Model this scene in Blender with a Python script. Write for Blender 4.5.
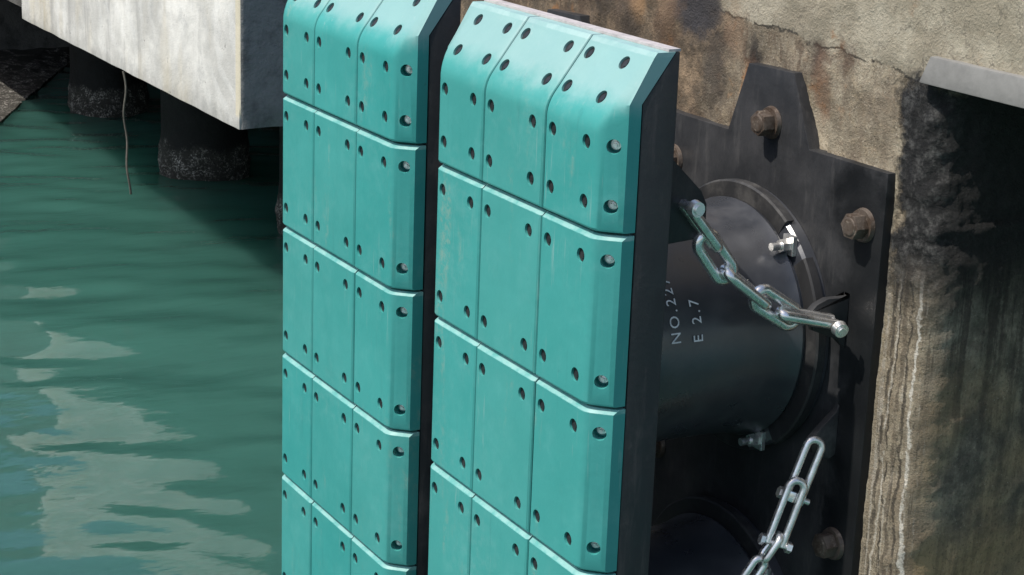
import bpy, bmesh, math, random
import numpy as np
from mathutils import Matrix, Vector, noise as mn

random.seed(7)
scene = bpy.context.scene
for o in list(bpy.data.objects):
    bpy.data.objects.remove(o)
COL = scene.collection

# ------------------------------------------------------------------ camera
# world: X along the quay (towards the camera), Y landward, Z up, metres
F_PX = 1890.7
CAM = Vector((4.51, -2.6581, 1.2666))
ROT = Matrix.Rotation(1.0525, 3, 'Z') @ Matrix.Rotation(1.2922, 3, 'X') @ Matrix.Rotation(0.0375, 3, 'Z')
cam_data = bpy.data.cameras.new('camera')
cam = bpy.data.objects.new('camera', cam_data)
COL.objects.link(cam)
cam.matrix_world = Matrix.Translation(CAM) @ ROT.to_4x4()
cam_data.sensor_width = 36.0
cam_data.lens = 36.0 * F_PX / 1024.0
cam_data.clip_start = 0.05
cam_data.clip_end = 3000.0
scene.camera = cam

# ------------------------------------------------------------------ sky, sun, exposure
SUN_EL, SUN_AZ = math.radians(58), math.radians(3)      # azimuth measured from -Y towards -X
world = bpy.data.worlds.new('World')
scene.world = world
world.use_nodes = True
wn = world.node_tree.nodes
bg = wn['Background']
sky = wn.new('ShaderNodeTexSky')
sky.sky_type = 'NISHITA'
sky.sun_disc = False
sky.sun_elevation = SUN_EL
sky.sun_rotation = math.radians(183)
sky.air_density = 1.0
sky.dust_density = 2.0
world.node_tree.links.new(sky.outputs[0], bg.inputs[0])
bg.inputs[1].default_value = 0.15
sun_data = bpy.data.lights.new('sun', 'SUN')
sun_data.energy = 4.2
sun_data.angle = math.radians(0.5)
sun_data.color = (1.0, 0.95, 0.88)
sun = bpy.data.objects.new('sun', sun_data)
COL.objects.link(sun)
to_sun = Vector((-math.sin(SUN_AZ) * math.cos(SUN_EL), -math.cos(SUN_AZ) * math.cos(SUN_EL), math.sin(SUN_EL)))
sun.rotation_euler = to_sun.to_track_quat('Z', 'Y').to_euler()
sun.location = to_sun * 60
scene.view_settings.view_transform = 'Standard'
scene.view_settings.look = 'None'
scene.view_settings.gamma = 1.0
scene.view_settings.exposure = 0.1
scene.view_settings.use_curve_mapping = False


# ------------------------------------------------------------------ helpers
def at(px, py, axis, val):
    """point where the photograph's pixel ray meets the plane axis = val"""
    d = ROT @ Vector(((px - 512) / F_PX, -(py - 287.5) / F_PX, -1.0))
    t = (val - CAM[axis]) / d[axis]
    return CAM + d * t


def link(o, parent=None):
    COL.objects.link(o)
    if parent is not None:
        o.parent = parent
    return o


def tag(o, label=None, cat=None, group=None, kind=None):
    if label: o['label'] = label
    if cat: o['category'] = cat
    if group: o['group'] = group
    if kind: o['kind'] = kind
    return o


def empty(name, loc, label, cat, group=None):
    o = bpy.data.objects.new(name, None)
    o.location = loc
    o.empty_display_size = 0.1
    link(o)
    return tag(o, label, cat, group)


def mesh_data(name, verts, faces, mat, smooth=None):
    me = bpy.data.meshes.new(name)
    me.from_pydata([tuple(v) for v in verts], [], faces)
    me.validate()
    bm = bmesh.new()
    bm.from_mesh(me)
    bmesh.ops.recalc_face_normals(bm, faces=bm.faces)
    bm.to_mesh(me)
    bm.free()
    for m in (mat if isinstance(mat, (list, tuple)) else [mat]):
        me.materials.append(m)
    if smooth is not None:
        me.polygons.foreach_set('use_smooth', [True] * len(me.polygons))
        me.set_sharp_from_angle(angle=math.radians(smooth))
    return me


def obj(name, me, parent=None, loc=(0, 0, 0)):
    o = bpy.data.objects.new(name, me)
    o.location = loc
    return link(o, parent)


class MB:
    """collects vertices and faces of one mesh"""
    def __init__(self):
        self.v, self.f = [], []

    def add(self, vs, fs):
        b = len(self.v)
        self.v += [Vector(x) for x in vs]
        self.f += [[i + b for i in q] for q in fs]
        return self

    def box(self, x0, x1, y0, y1, z0, z1):
        vs = [(x, y, z) for x in (x0, x1) for y in (y0, y1) for z in (z0, z1)]
        return self.add(vs, [(0, 1, 3, 2), (4, 6, 7, 5), (0, 4, 5, 1), (2, 3, 7, 6), (0, 2, 6, 4), (1, 5, 7, 3)])

    def cyl(self, p0, p1, r0, r1=None, n=16, phase=0.0):
        p0, p1 = Vector(p0), Vector(p1)
        r1 = r0 if r1 is None else r1
        d = (p1 - p0).normalized()
        a = d.orthogonal().normalized()
        if abs(d.y) > 0.9:
            a = Vector((0, 0, 1))
            a = (a - d * a.dot(d)).normalized()
        b = d.cross(a)
        vs = []
        for p, r in ((p0, r0), (p1, r1)):
            for i in range(n):
                t = 2 * math.pi * i / n + phase
                vs.append(p + (a * math.cos(t) + b * math.sin(t)) * r)
        fs = [(i, (i + 1) % n, n + (i + 1) % n, n + i) for i in range(n)]
        fs += [tuple(range(n))[::-1], tuple(range(n, 2 * n))]
        return self.add(vs, fs)

    def tube(self, path, r, n=12, closed=False, radii=None):
        path = [Vector(p) for p in path]
        m = len(path)
        base = len(self.v)
        up = None
        for i, p in enumerate(path):
            if closed:
                t = (path[(i + 1) % m] - path[i - 1]).normalized()
            else:
                t = (path[min(i + 1, m - 1)] - path[max(i - 1, 0)]).normalized()
            if up is None:
                up = t.orthogonal().normalized()
            up = (up - t * up.dot(t)).normalized()
            b = t.cross(up)
            rr = radii[i] if radii else r
            for k in range(n):
                a = 2 * math.pi * k / n
                self.v.append(p + (up * math.cos(a) + b * math.sin(a)) * rr)
        for i in range(m if closed else m - 1):
            j = (i + 1) % m
            for k in range(n):
                k2 = (k + 1) % n
                self.f.append([base + i * n + k, base + i * n + k2, base + j * n + k2, base + j * n + k])
        if not closed:
            self.f.append([base + k for k in range(n)][::-1])
            self.f.append([base + (m - 1) * n + k for k in range(n)])
        return self

    def lathe_y(self, cx, cz, prof, n=72):
        """revolve (y, r) profile about the axis through (cx, cz) along Y"""
        base = len(self.v)
        for (y, r) in prof:
            for k in range(n):
                a = 2 * math.pi * k / n
                self.v.append(Vector((cx + r * math.cos(a), y, cz + r * math.sin(a))))
        for i in range(len(prof) - 1):
            for k in range(n):
                k2 = (k + 1) % n
                self.f.append([base + i * n + k, base + i * n + k2, base + (i + 1) * n + k2, base + (i + 1) * n + k])
        return self

    def prism(self, poly, axis, a, b):
        """extrude a polygon given in the two other axes between a and b along axis"""
        n = len(poly)
        vs = []
        for c in (a, b):
            for (u, w) in poly:
                vs.append({0: (c, u, w), 1: (u, c, w), 2: (u, w, c)}[axis])
        fs = [(i, (i + 1) % n, n + (i + 1) % n, n + i) for i in range(n)]
        fs += [tuple(range(n))[::-1], tuple(range(n, 2 * n))]
        return self.add(vs, fs)

    def data(self, name, mat, origin=(0, 0, 0), smooth=None, bevel=0.0):
        o = Vector(origin)
        me = mesh_data(name, [v - o for v in self.v], self.f, mat, None)
        if bevel:
            bm = bmesh.new()
            bm.from_mesh(me)
            ed = [e for e in bm.edges if len(e.link_faces) == 2 and e.calc_face_angle(0) > 0.5]
            bmesh.ops.bevel(bm, geom=ed, offset=bevel, segments=2, affect='EDGES', profile=0.6, clamp_overlap=True)
            bm.to_mesh(me)
            bm.free()
        if smooth is not None:
            me.polygons.foreach_set('use_smooth', [True] * len(me.polygons))
            me.set_sharp_from_angle(angle=math.radians(smooth))
        return me

    def build(self, name, mat, parent=None, smooth=None, bevel=0.0, origin=None):
        org = origin if origin is not None else (Vector(parent.get('_o', (0, 0, 0))) if parent else (0, 0, 0))
        return obj(name, self.data(name, mat, org, smooth, bevel), parent)


def copy_tree(o, parent=None):
    c = o.copy()
    link(c, parent)
    for ch in list(o.children):
        copy_tree(ch, c)
    return c


# ------------------------------------------------------------------ material helper
class Mat:
    def __init__(self, name):
        self.m = bpy.data.materials.new(name)
        self.m.use_nodes = True
        self.t = self.m.node_tree
        self.b = self.t.nodes['Principled BSDF']
        g = self.t.nodes.new('ShaderNodeNewGeometry')
        self.pos = g.outputs['Position']
        tc = self.t.nodes.new('ShaderNodeTexCoord')
        self.obj = tc.outputs['Object']
        self.xyz = None

    def L(self, a, b):
        self.t.links.new(a, b)

    def _in(self, sock, v):
        if v is None: return
        if hasattr(v, 'node'): self.L(v, sock)
        elif isinstance(v, (tuple, list)) and len(v) == 3 and sock.type == 'RGBA': sock.default_value = (*v, 1)
        else: sock.default_value = v

    def scale(self, vec, s):
        n = self.t.nodes.new('ShaderNodeMapping')
        self.L(vec, n.inputs[0])
        n.inputs['Scale'].default_value = s
        return n.outputs[0]

    def noise(self, scale, detail=5, rough=0.55, vec=None, dist=0.0, loc=None):
        n = self.t.nodes.new('ShaderNodeTexNoise')
        v = vec if vec is not None else self.pos
        if loc:
            mp = self.t.nodes.new('ShaderNodeMapping')
            self.L(v, mp.inputs[0]); mp.inputs['Location'].default_value = loc
            v = mp.outputs[0]
        self.L(v, n.inputs['Vector'])
        n.inputs['Scale'].default_value = scale
        n.inputs['Detail'].default_value = detail
        n.inputs['Roughness'].default_value = rough
        n.inputs['Distortion'].default_value = dist
        return n.outputs['Fac']

    def voronoi(self, scale, vec=None, feature='F1', out='Distance'):
        n = self.t.nodes.new('ShaderNodeTexVoronoi')
        n.feature = feature
        self.L(vec if vec is not None else self.pos, n.inputs['Vector'])
        n.inputs['Scale'].default_value = scale
        return n.outputs[out]

    def ramp(self, fac, a, b, lo=0.0, hi=1.0):
        """smooth map of fac from [a, b] to [lo, hi]"""
        n = self.t.nodes.new('ShaderNodeMapRange')
        n.interpolation_type = 'SMOOTHSTEP'
        self._in(n.inputs[0], fac)
        n.inputs[1].default_value = a; n.inputs[2].default_value = b
        n.inputs[3].default_value = lo; n.inputs[4].default_value = hi
        return n.outputs[0]

    def math(self, op, a, b=0.0, clamp=False):
        n = self.t.nodes.new('ShaderNodeMath')
        n.operation = op; n.use_clamp = clamp
        self._in(n.inputs[0], a); self._in(n.inputs[1], b)
        return n.outputs[0]

    def mix(self, fac, a, b):
        n = self.t.nodes.new('ShaderNodeMix')
        n.data_type = 'RGBA'
        self._in(n.inputs[0], fac); self._in(n.inputs[6], a); self._in(n.inputs[7], b)
        return n.outputs[2]

    def axes(self, vec=None):
        n = self.t.nodes.new('ShaderNodeSeparateXYZ')
        self.L(vec if vec is not None else self.pos, n.inputs[0])
        return n.outputs

    def blob(self, centre, radius, soft, wob=0.12, wscale=6.0, vscale=(1, 1, 1)):
        """1 inside an uneven patch round a point, 0 outside"""
        mp = self.t.nodes.new('ShaderNodeMapping')
        self.L(self.pos, mp.inputs[0])
        mp.inputs['Location'].default_value = tuple(-c * s for c, s in zip(centre, vscale))
        mp.inputs['Scale'].default_value = vscale
        ln = self.t.nodes.new('ShaderNodeVectorMath'); ln.operation = 'LENGTH'
        self.L(mp.outputs[0], ln.inputs[0])
        d = ln.outputs['Value']
        w = self.math('MULTIPLY', self.math('SUBTRACT', self.noise(wscale, 6, 0.65), 0.5), wob * 4)
        return self.ramp(self.math('ADD', d, w), radius - soft, radius + soft, 1.0, 0.0)

    def bump(self, h, strength, dist, prev=None):
        n = self.t.nodes.new('ShaderNodeBump')
        n.inputs['Strength'].default_value = strength
        n.inputs['Distance'].default_value = dist
        self.L(h, n.inputs['Height'])
        if prev is not None: self.L(prev, n.inputs['Normal'])
        return n.outputs[0]

    def done(self, color=None, rough=None, metal=None, normal=None, spec=None, ior=None):
        self._in(self.b.inputs['Base Color'], color)
        self._in(self.b.inputs['Roughness'], rough)
        self._in(self.b.inputs['Metallic'], metal)
        if normal is not None: self.L(normal, self.b.inputs['Normal'])
        if spec is not None: self.b.inputs['Specular IOR Level'].default_value = spec
        if ior is not None: self.b.inputs['IOR'].default_value = ior
        return self.m


M = {}


def mat_teal():
    m = Mat('teal_polyethylene')
    x, y, z = m.axes()
    info = m.t.nodes.new('ShaderNodeObjectInfo')
    c = m.mix(m.ramp(m.noise(1.6, 4), 0.35, 0.7), (0.034, 0.278, 0.258), (0.048, 0.322, 0.300))
    c = m.mix(m.math('MULTIPLY', info.outputs['Random'], 0.5), c, (0.070, 0.300, 0.270))
    c = m.mix(m.ramp(m.noise(7, 6, 0.7), 0.5, 0.85, 0, 0.4), c, (0.13, 0.40, 0.38))
    # chalky, sun-bleached weathering
    ch = m.math('MULTIPLY', m.ramp(m.noise(2.3, 6, 0.65, loc=(9, 2, 1)), 0.45, 0.7), m.ramp(m.noise(24, 6, 0.75), 0.42, 0.66))
    c = m.mix(m.math('MULTIPLY', ch, 0.12), c, (0.34, 0.50, 0.48))
    # dull brown scuffs rubbed by hulls, drawn out vertically
    v1 = m.scale(m.pos, (2.6, 2.6, 0.55))
    sc = m.math('MULTIPLY', m.ramp(m.noise(2.6, 6, 0.62, vec=v1, loc=(2.1, 0, 5)), 0.56, 0.70), m.ramp(m.noise(34, 5, 0.75), 0.42, 0.64))
    c = m.mix(m.math('MULTIPLY', sc, 0.42), c, (0.33, 0.36, 0.28))
    # fine scratches and grime runs
    v2 = m.scale(m.pos, (1, 1, 0.05))
    sx = m.math('MULTIPLY', m.ramp(m.noise(70, 3, 0.6, vec=v2), 0.62, 0.70), m.ramp(m.noise(3.5, 4, 0.6, loc=(1, 1, 6)), 0.46, 0.62))
    c = m.mix(m.math('MULTIPLY', sx, 0.30), c, (0.36, 0.46, 0.43))
    gr = m.math('MULTIPLY', m.ramp(m.noise(30, 5, 0.7, vec=v2, loc=(3, 3, 3)), 0.55, 0.72), m.ramp(m.noise(2.8, 4, 0.6, loc=(4, 1, 2)), 0.45, 0.65))
    c = m.mix(m.math('MULTIPLY', gr, 0.30), c, (0.025, 0.14, 0.135))
    v3 = m.scale(m.pos, (0.35, 1, 1))
    bk = m.math('MULTIPLY', m.ramp(m.noise(13, 5, 0.7, vec=v3, loc=(8, 0, 3)), 0.66, 0.72), m.ramp(m.noise(60, 4, 0.7), 0.45, 0.6))
    c = m.mix(m.math('MULTIPLY', bk, 0.35), c, (0.03, 0.10, 0.10))
    # sun glint along the upper bevels, painted as an uneven pale line
    ox, oy, oz = m.axes(m.obj)
    edge_glint = m.math('MULTIPLY', m.ramp(m.math('ADD', oz, m.math('MULTIPLY', m.math('SUBTRACT', m.noise(40, 5, 0.7), 0.5), 0.006)), -0.0145, -0.011), m.ramp(m.noise(11, 5, 0.7), 0.35, 0.6, 0.15, 0.6))
    c = m.mix(edge_glint, c, (0.34, 0.54, 0.51))
    # sun glare on the tops, painted into the colour as a paler tone
    top_glare = m.ramp(m.math('ADD', z, m.math('MULTIPLY', m.math('SUBTRACT', m.noise(6, 5, 0.7), 0.5), 0.12)), 0.31, 0.40)
    c = m.mix(m.math('MULTIPLY', top_glare, 0.50), c, (0.40, 0.50, 0.49))
    r = m.ramp(m.noise(9, 4), 0.3, 0.7, 0.40, 0.58)
    nb = m.bump(m.noise(60, 4), 0.12, 0.004)
    nb = m.bump(m.noise(4, 3), 0.14, 0.03, nb)
    return m.done(c, r, 0.0, nb, 0.45)


def mat_black(name, base=(0.030, 0.031, 0.034), dust=(0.15, 0.125, 0.12), amount=0.35, rough=(0.32, 0.55), streak=True):
    m = Mat(name)
    d = m.ramp(m.noise(4.5, 6, 0.7), 0.48, 0.78)
    s = m.ramp(m.noise(22, 5, 0.7, vec=m.scale(m.pos, (1, 1, 0.14))), 0.52, 0.75)
    f = m.math('ADD', m.math('MULTIPLY', d, 0.6), m.math('MULTIPLY', s, 0.4 if streak else 0.1))
    c = m.mix(m.math('MULTIPLY', f, amount), base, dust)
    sp = m.ramp(m.voronoi(38), 0.0, 0.09, 1, 0)
    sp = m.math('MULTIPLY', sp, m.ramp(m.noise(3.0, 2), 0.55, 0.7))
    c = m.mix(m.math('MULTIPLY', sp, 0.5), c, (0.3, 0.29, 0.27))
    r = m.ramp(m.noise(8, 4), 0.3, 0.7, *rough)
    nb = m.bump(m.noise(45, 5, 0.6), 0.15, 0.006)
    return m.done(c, r, 0.0, nb, 0.45)


def mat_plate():
    m = Mat('black_painted_plate')
    d = m.ramp(m.noise(3.4, 6, 0.68), 0.4, 0.72)
    c = m.mix(d, (0.022, 0.023, 0.025), (0.045, 0.045, 0.047))
    s = m.ramp(m.noise(26, 6, 0.72, vec=m.scale(m.pos, (1, 1, 0.16))), 0.5, 0.76)
    c = m.mix(m.math('MULTIPLY', s, 0.30), c, (0.13, 0.125, 0.12))
    sp = m.ramp(m.voronoi(55), 0.0, 0.08, 1, 0)
    c = m.mix(m.math('MULTIPLY', sp, m.ramp(m.noise(5, 3), 0.5, 0.62, 0, 0.5)), c, (0.30, 0.28, 0.25))
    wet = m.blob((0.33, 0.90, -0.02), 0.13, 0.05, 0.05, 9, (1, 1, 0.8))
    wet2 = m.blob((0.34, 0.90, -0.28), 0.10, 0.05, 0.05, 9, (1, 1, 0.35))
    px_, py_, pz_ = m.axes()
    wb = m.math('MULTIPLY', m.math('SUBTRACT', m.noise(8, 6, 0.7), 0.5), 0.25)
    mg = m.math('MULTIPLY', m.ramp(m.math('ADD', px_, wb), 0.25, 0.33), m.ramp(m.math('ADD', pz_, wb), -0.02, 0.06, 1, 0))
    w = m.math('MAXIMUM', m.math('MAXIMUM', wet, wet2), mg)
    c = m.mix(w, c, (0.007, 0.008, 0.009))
    r = m.ramp(m.noise(9, 4), 0.3, 0.7, 0.42, 0.62)
    nb = m.bump(m.noise(50, 5, 0.6), 0.18, 0.006)
    return m.done(c, r, 0.0, nb, 0.4)


def mat_rubber():
    m = Mat('black_rubber')
    c = m.mix(m.ramp(m.noise(5, 5, 0.65), 0.45, 0.75), (0.034, 0.037, 0.044), (0.060, 0.062, 0.068))
    rb = m.ramp(m.noise(7, 6, 0.7, loc=(3, 1, 2)), 0.58, 0.75)
    c = m.mix(m.math('MULTIPLY', rb, 0.3), c, (0.10, 0.08, 0.065))
    r = m.ramp(m.noise(10, 5), 0.3, 0.7, 0.26, 0.42)
    nb = m.bump(m.noise(70, 5, 0.6), 0.05, 0.004)
    m.b.inputs['Coat Weight'].default_value = 0.15
    m.b.inputs['Coat Roughness'].default_value = 0.16
    return m.done(c, r, 0.0, nb, 1.0)


def mat_steel(name, col=(0.58, 0.58, 0.56), rough=(0.24, 0.45), dark=(0.16, 0.15, 0.14), amt=0.7):
    m = Mat(name)
    d = m.ramp(m.noise(18, 5, 0.7), 0.45, 0.75)
    c = m.mix(m.math('MULTIPLY', d, amt), col, dark)
    r = m.ramp(m.noise(50, 4), 0.3, 0.7, *rough)
    nb = m.bump(m.noise(120, 4), 0.06, 0.002)
    return m.done(c, r, 0.92, nb)


def mat_rust():
    m = Mat('weathered_bolt_steel')
    c = m.mix(m.ramp(m.noise(30, 6, 0.7), 0.4, 0.68), (0.13, 0.105, 0.085), (0.07, 0.045, 0.03))
    c = m.mix(m.ramp(m.noise(60, 4, 0.6), 0.55, 0.72), c, (0.24, 0.20, 0.16))
    nb = m.bump(m.noise(90, 5, 0.65), 0.4, 0.003)
    return m.done(c, m.ramp(m.noise(40, 4), 0.3, 0.7, 0.4, 0.7), 0.35, nb)


def mat_quay():
    m = Mat('stained_quay_concrete')
    x, y, z = m.axes()
    n1 = m.noise(5, 8, 0.68)
    beige = m.mix(m.ramp(n1, 0.38, 0.66), (0.20, 0.165, 0.115), (0.46, 0.40, 0.295))
    beige = m.mix(m.ramp(m.noise(26, 6, 0.7), 0.45, 0.7, 0, 0.7), beige, (0.33, 0.265, 0.175))
    beige = m.mix(m.ramp(m.noise(110, 4, 0.7), 0.52, 0.68, 0, 0.6), beige, (0.13, 0.10, 0.065))
    beige = m.mix(m.ramp(m.noise(150, 3, 0.6, loc=(5, 5, 5)), 0.6, 0.7, 0, 0.6), beige, (0.62, 0.56, 0.45))
    # brown, algae-dulled zone towards the far fender
    nn = m.math('MULTIPLY', m.math('SUBTRACT', m.noise(3.2, 6, 0.65), 0.5), 0.9)
    far = m.ramp(m.math('ADD', x, nn), -0.62, -0.32, 1, 0)
    brown = m.mix(m.ramp(m.noise(9, 7, 0.72), 0.4, 0.68), (0.07, 0.05, 0.033), (0.32, 0.225, 0.14))
    brown = m.mix(m.ramp(m.noise(60, 5, 0.75), 0.55, 0.7, 0, 0.8), brown, (0.05, 0.037, 0.027))
    brown = m.mix(m.ramp(m.voronoi(48), 0.0, 0.12, 0.8, 0), brown, (0.55, 0.50, 0.42))
    c = m.mix(m.math('MULTIPLY', far, 0.85), beige, brown)
    stn = m.math('MULTIPLY', m.ramp(m.noise(6, 6, 0.72, vec=m.scale(m.pos, (1.3, 1, 0.4)), loc=(6, 2, 4)), 0.5, 0.68), m.ramp(z, 0.05, 0.2))
    c = m.mix(m.math('MULTIPLY', stn, 0.5), c, (0.10, 0.08, 0.06))
    # a long crack runs along the face; the render coat above it is paler and flatter
    c1, c2 = at(712, 10, 1, YW), at(868, 60, 1, YW)
    kk = (c2.z - c1.z) / (c2.x - c1.x)
    sd = m.math('SUBTRACT', m.math('SUBTRACT', z, c1.z), m.math('MULTIPLY', m.math('SUBTRACT', x, c1.x), kk))
    sd = m.math('ADD', sd, m.math('MULTIPLY', m.math('SUBTRACT', m.noise(7, 6, 0.65), 0.5), 0.10))
    pale = m.mix(m.ramp(m.noise(4, 7, 0.7), 0.4, 0.65), (0.30, 0.265, 0.195), (0.48, 0.435, 0.335))
    pale = m.mix(m.ramp(m.noise(80, 5, 0.75), 0.55, 0.7, 0, 0.5), pale, (0.20, 0.16, 0.10))
    up = m.math('MULTIPLY', m.ramp(sd, -0.004, 0.004), m.ramp(x, -0.62, -0.45))
    c = m.mix(m.math('MULTIPLY', up, 0.9), c, pale)
    lowr = m.math('MULTIPLY', m.ramp(sd, 0.0, -0.02), m.ramp(m.noise(9, 6, 0.7, vec=m.scale(m.pos, (1, 1, 0.3)), loc=(3, 0, 1)), 0.44, 0.62))
    c = m.mix(m.math('MULTIPLY', lowr, m.ramp(x, 0.35, 0.0, 0.35, 0.9)), c, (0.12, 0.085, 0.058))
    ck = m.math('MULTIPLY', m.ramp(sd, -0.007, -0.001), m.ramp(sd, 0.001, 0.006, 1, 0))
    ck = m.math('MULTIPLY', ck, m.math('MULTIPLY', m.ramp(x, -0.6, -0.45), m.ramp(m.noise(12, 4), 0.38, 0.5)))
    c = m.mix(m.math('MULTIPLY', ck, 0.9), c, (0.03, 0.026, 0.02))
    # rust
    ru = m.ramp(m.noise(7, 7, 0.7, loc=(1.3, 4, 2)), 0.56, 0.7)
    c = m.mix(m.math('MULTIPLY', m.math('MULTIPLY', ru, m.ramp(z, 0.0, 0.3)), m.ramp(x, 0.0, 0.4, 0.75, 0.25)), c, (0.33, 0.15, 0.05))
    for (cx, cz, r, vs, col, a) in ((-0.31, 0.24, 0.05, (1.5, 1, 0.5), (0.40, 0.15, 0.035), 0.95), (-0.98, 0.44, 0.06, (1, 1, 1), (0.36, 0.21, 0.10), 0.6),
                                    (-0.30, 0.36, 0.055, (1.2, 1, 1), (0.03, 0.027, 0.024), 0.9), (-0.63, 0.46, 0.12, (0.9, 1, 1.3), (0.05, 0.047, 0.05), 0.95),
                                    (0.02, 0.40, 0.05, (1, 1, 1.2), (0.055, 0.03, 0.022), 0.8), (-1.2, 0.44, 0.09, (1, 1, 1), (0.05, 0.04, 0.03), 0.8),
                                    (0.16, 0.42, 0.03, (1, 1, 0.7), (0.10, 0.06, 0.04), 0.8), (-1.42, 0.47, 0.06, (1, 1, 1), (0.55, 0.53, 0.5), 0.7), (-0.80, 0.40, 0.07, (1, 1, 0.6), (0.14, 0.085, 0.05), 0.7),
                                    (-0.50, 0.30, 0.06, (1, 1, 0.4), (0.06, 0.05, 0.042), 0.75), (-0.42, 0.42, 0.05, (1, 1, 0.6), (0.26, 0.16, 0.095), 0.45), (-1.05, 0.30, 0.07, (1, 1, 0.5), (0.07, 0.055, 0.042), 0.8), (0.05, 0.30, 0.05, (1.3, 1, 0.5), (0.22, 0.13, 0.08), 0.6)):
        c = m.mix(m.math('MULTIPLY', m.blob((cx, 0.93, cz), r, 0.035, 0.045, 14, vs), a), c, col)
    # pale lime runs and dark runs down the face
    vr = m.scale(m.pos, (1, 1, 0.03))
    wig = m.math('MULTIPLY', m.math('SUBTRACT', m.noise(34, 7, 0.8), 0.5), 0.34)
    runs = m.math('ADD', m.noise(24, 4, 0.65, vec=vr), wig)
    low = m.ramp(z, 0.0, -0.25)
    c = m.mix(m.math('MULTIPLY', m.ramp(runs, 0.48, 0.57), m.math('MULTIPLY', low, 0.34)), c, (0.13, 0.105, 0.075))
    runs2 = m.math('ADD', m.noise(48, 3, 0.6, vec=vr, loc=(7, 3, 0)), wig)
    c = m.mix(m.math('MULTIPLY', m.ramp(runs2, 0.57, 0.66), m.math('MULTIPLY', low, 0.4)), c, (0.54, 0.50, 0.43))
    runs3 = m.math('ADD', m.noise(75, 3, 0.6, vec=vr, loc=(1, 9, 0)), wig)
    c = m.mix(m.math('MULTIPLY', m.ramp(runs3, 0.58, 0.63), m.math('MULTIPLY', low, 0.6)), c, (0.035, 0.030, 0.025))
    # seepage lines: narrow dark runs and crusts of lime with their own wandering course
    for x0, wd, col, amt, sd_ in ((0.462, 0.009, (0.05, 0.042, 0.033), 0.85, 1.0), (0.492, 0.005, (0.045, 0.038, 0.03), 0.9, 4.0), (0.515, 0.010, (0.10, 0.08, 0.058), 0.7, 7.0),
                                  (0.540, 0.006, (0.05, 0.043, 0.034), 0.85, 9.0), (0.566, 0.007, (0.66, 0.62, 0.54), 0.85, 12.0), (0.480, 0.006, (0.60, 0.55, 0.46), 0.6, 15.0)):
        wd_ = m.math('MULTIPLY', m.math('SUBTRACT', m.noise(5, 6, 0.7, loc=(sd_, 0, sd_)), 0.5), 0.075)
        dist = m.math('ABSOLUTE', m.math('ADD', m.math('SUBTRACT', x, x0), wd_))
        ln = m.math('MULTIPLY', m.ramp(dist, wd * 0.4, wd, 1, 0), m.ramp(m.noise(16, 4, 0.7, loc=(0, sd_, 2)), 0.36, 0.5))
        c = m.mix(m.math('MULTIPLY', m.math('MULTIPLY', ln, low), amt), c, col)
    grit = m.ramp(m.noise(130, 5, 0.8), 0.5, 0.62)
    c = m.mix(m.math('MULTIPLY', grit, m.math('MULTIPLY', low, 0.5)), c, (0.16, 0.125, 0.08))
    # growth on the return face: grey-brown below, streaked black towards the top
    wob = m.math('MULTIPLY', m.math('SUBTRACT', m.noise(9, 7, 0.68), 0.5), 0.30)
    ret = m.ramp(m.math('ADD', m.math('ADD', x, m.math('SUBTRACT', y, 0.93)), m.math('MULTIPLY', wob, 0.35)), 0.58, 0.70)
    ret = m.math('MULTIPLY', ret, m.ramp(z, 0.40, 0.43, 1, 0))
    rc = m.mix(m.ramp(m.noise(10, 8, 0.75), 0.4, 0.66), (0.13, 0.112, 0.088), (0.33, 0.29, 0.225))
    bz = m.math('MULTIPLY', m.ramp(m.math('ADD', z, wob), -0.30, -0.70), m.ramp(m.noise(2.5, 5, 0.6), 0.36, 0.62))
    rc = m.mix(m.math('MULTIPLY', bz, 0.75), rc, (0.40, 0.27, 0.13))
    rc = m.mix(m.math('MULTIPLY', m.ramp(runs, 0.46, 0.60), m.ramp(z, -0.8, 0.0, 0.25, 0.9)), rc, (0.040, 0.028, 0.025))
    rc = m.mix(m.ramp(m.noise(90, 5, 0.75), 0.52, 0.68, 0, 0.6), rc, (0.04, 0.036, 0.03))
    sp = m.ramp(m.voronoi(46), 0.0, 0.14, 1, 0)
    rc = m.mix(m.math('MULTIPLY', sp, 0.55), rc, (0.55, 0.50, 0.40))
    c = m.mix(m.math('MULTIPLY', ret, 0.95), c, rc)
    # black bitumen coat round the corner, plus painted recess shade on the return
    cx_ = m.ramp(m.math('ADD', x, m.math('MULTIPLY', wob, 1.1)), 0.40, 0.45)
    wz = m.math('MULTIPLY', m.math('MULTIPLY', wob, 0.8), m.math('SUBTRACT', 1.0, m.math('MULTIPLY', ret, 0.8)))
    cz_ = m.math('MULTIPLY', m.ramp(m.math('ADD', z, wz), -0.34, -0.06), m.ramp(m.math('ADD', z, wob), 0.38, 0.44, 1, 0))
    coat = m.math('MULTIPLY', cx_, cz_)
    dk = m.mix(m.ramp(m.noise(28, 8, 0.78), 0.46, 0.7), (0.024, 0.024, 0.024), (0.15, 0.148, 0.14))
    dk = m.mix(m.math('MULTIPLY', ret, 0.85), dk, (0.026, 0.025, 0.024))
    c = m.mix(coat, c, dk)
    # wide cracks
    cr = m.ramp(m.noise(2.2, 7, 0.6, loc=(0, 0, 3.3)), 0.494, 0.5)
    cr2 = m.ramp(m.noise(2.2, 7, 0.6, loc=(0, 0, 3.3)), 0.5, 0.506, 1, 0)
    c = m.mix(m.math('MULTIPLY', m.math('MULTIPLY', cr, cr2), m.ramp(z, 0.2, 0.4, 0, 0.4)), c, (0.035, 0.03, 0.025))
    nb = m.bump(m.math('MULTIPLY', coat, m.noise(30, 8, 0.75)), 0.9, 0.05)
    nb = m.bump(m.noise(14, 9, 0.72), 0.32, 0.04, nb)
    nb = m.bump(m.noise(110, 6, 0.75), 0.7, 0.010, nb)
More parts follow.
